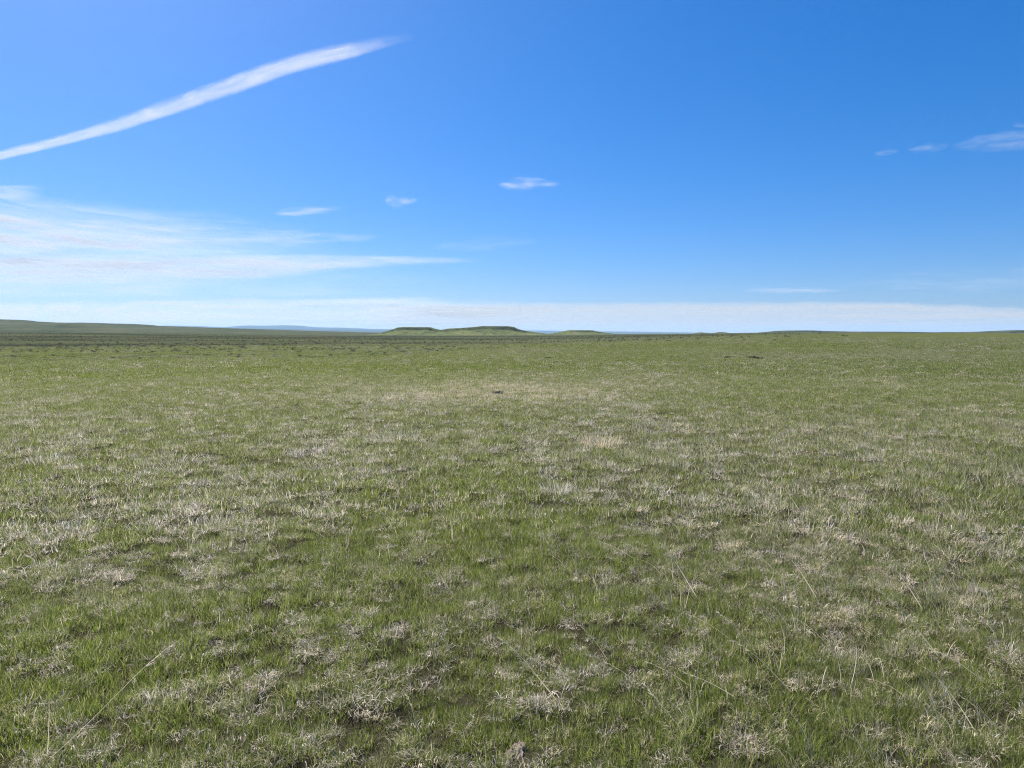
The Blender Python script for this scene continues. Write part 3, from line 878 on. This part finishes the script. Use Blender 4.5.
    wisp('faint streak above the left low cloud bank', 280, 420, 298, 304, 0, .22, 481, .4, sx=50, group=G)

    # low banks along the horizon
    U, V = gridpx(-420, 520, 296, 334, 1.2, .45)
    ee = sstep(300, 309, V + 5 * (fbm(U / 35, U * 0, 491, 3) - .5) + 4 * sstep(120, 135, U)) * (1 - .35 * sstep(318, 331, V))
    lump = sstep(.40, .62, fbm(U / 22, V / 5, 493, 4)); st = soft(U, V, 80, 3.2, 495, .35, .7)
    d = ee * np.where(U < 118, .30 + .40 * lump, .30 + .36 * st) * (1 - .8 * sstep(400, 516, U))
    cloud('cloud_bank', 'low broken white cloud bank along the left horizon', U, V, d, 7600, 200, fine)
    U, V = gridpx(340, 1440, 296, 334, 1.4, .45)
    topv = np.interp(U, [340, 420, 520, 600, 760, 880, 960, 1024, 1180], [306, 304.5, 303.5, 302.8, 302.2, 302.6, 305, 309, 318])
    ee = sstep(-2.2, 4.6, V - topv + 2.2 * (fbm(U / 26, U * 0, 501, 4) - .5)) * (1 - .15 * sstep(322, 333, V))
    st = soft(U, V - .004 * U, 150, 3.6, 505, .3, .7)
    d = ee * (.48 + .20 * st) * sstep(345, 470, U + 50 * (fbm(U / 40, V / 3, 507, 3) - .5))
    cloud('cloud_bank', 'smooth pale cloud bank lying along the centre and right horizon', U, V, d, 7000, 200, grey)


# ------------------------------------------------------------------ air, light, camera
def build_haze():
    x0, x1, y0, y1, z0, z1 = -30000, 30000, -3000, 47500, -45, 410
    v = [(x, y, z) for z in (z0, z1) for y in (y0, y1) for x in (x0, x1)]
    f = [(0, 2, 3, 1), (4, 5, 7, 6), (0, 1, 5, 4), (2, 6, 7, 3), (0, 4, 6, 2), (1, 3, 7, 5)]
    t = NT('air_haze')
    p = t.n('ShaderNodeVolumePrincipled'); p.inputs['Color'].default_value = (.42, .67, 1, 1); p.inputs['Density'].default_value = HAZE
    p.inputs['Anisotropy'].default_value = .1
    t.l(p.outputs[0], t.out.inputs['Volume'])
    o = link('haze', mesh_from('haze', v, f, t.m))
    tag(o, 'thin bluish air haze over the far prairie', 'haze', kind='stuff')


HAZE = 2.2e-5
build_ground()
build_hills()
build_grass()
build_sage()
build_near_things()
build_clouds()
build_haze()

w = bpy.data.worlds.new('World'); scene.world = w; w.use_nodes = True
nt = w.node_tree
sky = nt.nodes.new('ShaderNodeTexSky'); sky.sky_type = 'NISHITA'; sky.sun_disc = False
sky.sun_elevation = R(SUN_EL); sky.sun_rotation = R(SUN_AZ)
sky.altitude = 900; sky.air_density = 1.0; sky.dust_density = 1.4; sky.ozone_density = 6.0
bg = nt.nodes['Background']; bg.inputs['Strength'].default_value = .077
# the phone's own blue: white balance, contrast and saturation, the same for the whole sky
wb = nt.nodes.new('ShaderNodeMix'); wb.data_type = 'RGBA'; wb.blend_type = 'MULTIPLY'; wb.inputs[0].default_value = 1; wb.inputs[7].default_value = (.63, .75, 1, 1)
gm = nt.nodes.new('ShaderNodeGamma'); gm.inputs['Gamma'].default_value = .8
hs = nt.nodes.new('ShaderNodeHueSaturation'); hs.inputs['Saturation'].default_value = 1.29
nt.links.new(sky.outputs[0], wb.inputs[6]); nt.links.new(wb.outputs[2], gm.inputs['Color'])
nt.links.new(gm.outputs[0], hs.inputs['Color']); nt.links.new(hs.outputs[0], bg.inputs['Color'])

sl = bpy.data.lights.new('sun', 'SUN'); sl.energy = 5.0; sl.angle = R(.53); sl.color = (1, .94, .83)
so = bpy.data.objects.new('sun', sl); COL.objects.link(so)
so.rotation_euler = (R(90 - SUN_EL), 0, R(180 - SUN_AZ)); so.location = (0, 0, 500)

cd = bpy.data.cameras.new('camera'); cam = bpy.data.objects.new('camera', cd); COL.objects.link(cam)
cd.sensor_width = 36; cd.lens = 36 * F / 1024; cd.clip_start = .05; cd.clip_end = 900000
cam.location = (0, 0, EYE); cam.rotation_euler = (R(90) - PITCH, 0, 0)
scene.camera = cam

vs = scene.view_settings
scene.display_settings.display_device = 'sRGB'
vs.view_transform = 'Standard'; vs.look = 'None'; vs.exposure = 1.34; vs.gamma = 1; vs.use_curve_mapping = False
cy = scene.cycles
cy.use_denoising = True
cy.filter_width = 1.15; cy.denoising_prefilter = 'NONE'
cy.max_bounces = 6; cy.diffuse_bounces = 4; cy.transmission_bounces = 3; cy.transparent_max_bounces = 24; cy.volume_bounces = 0
cy.sample_clamp_indirect = 4
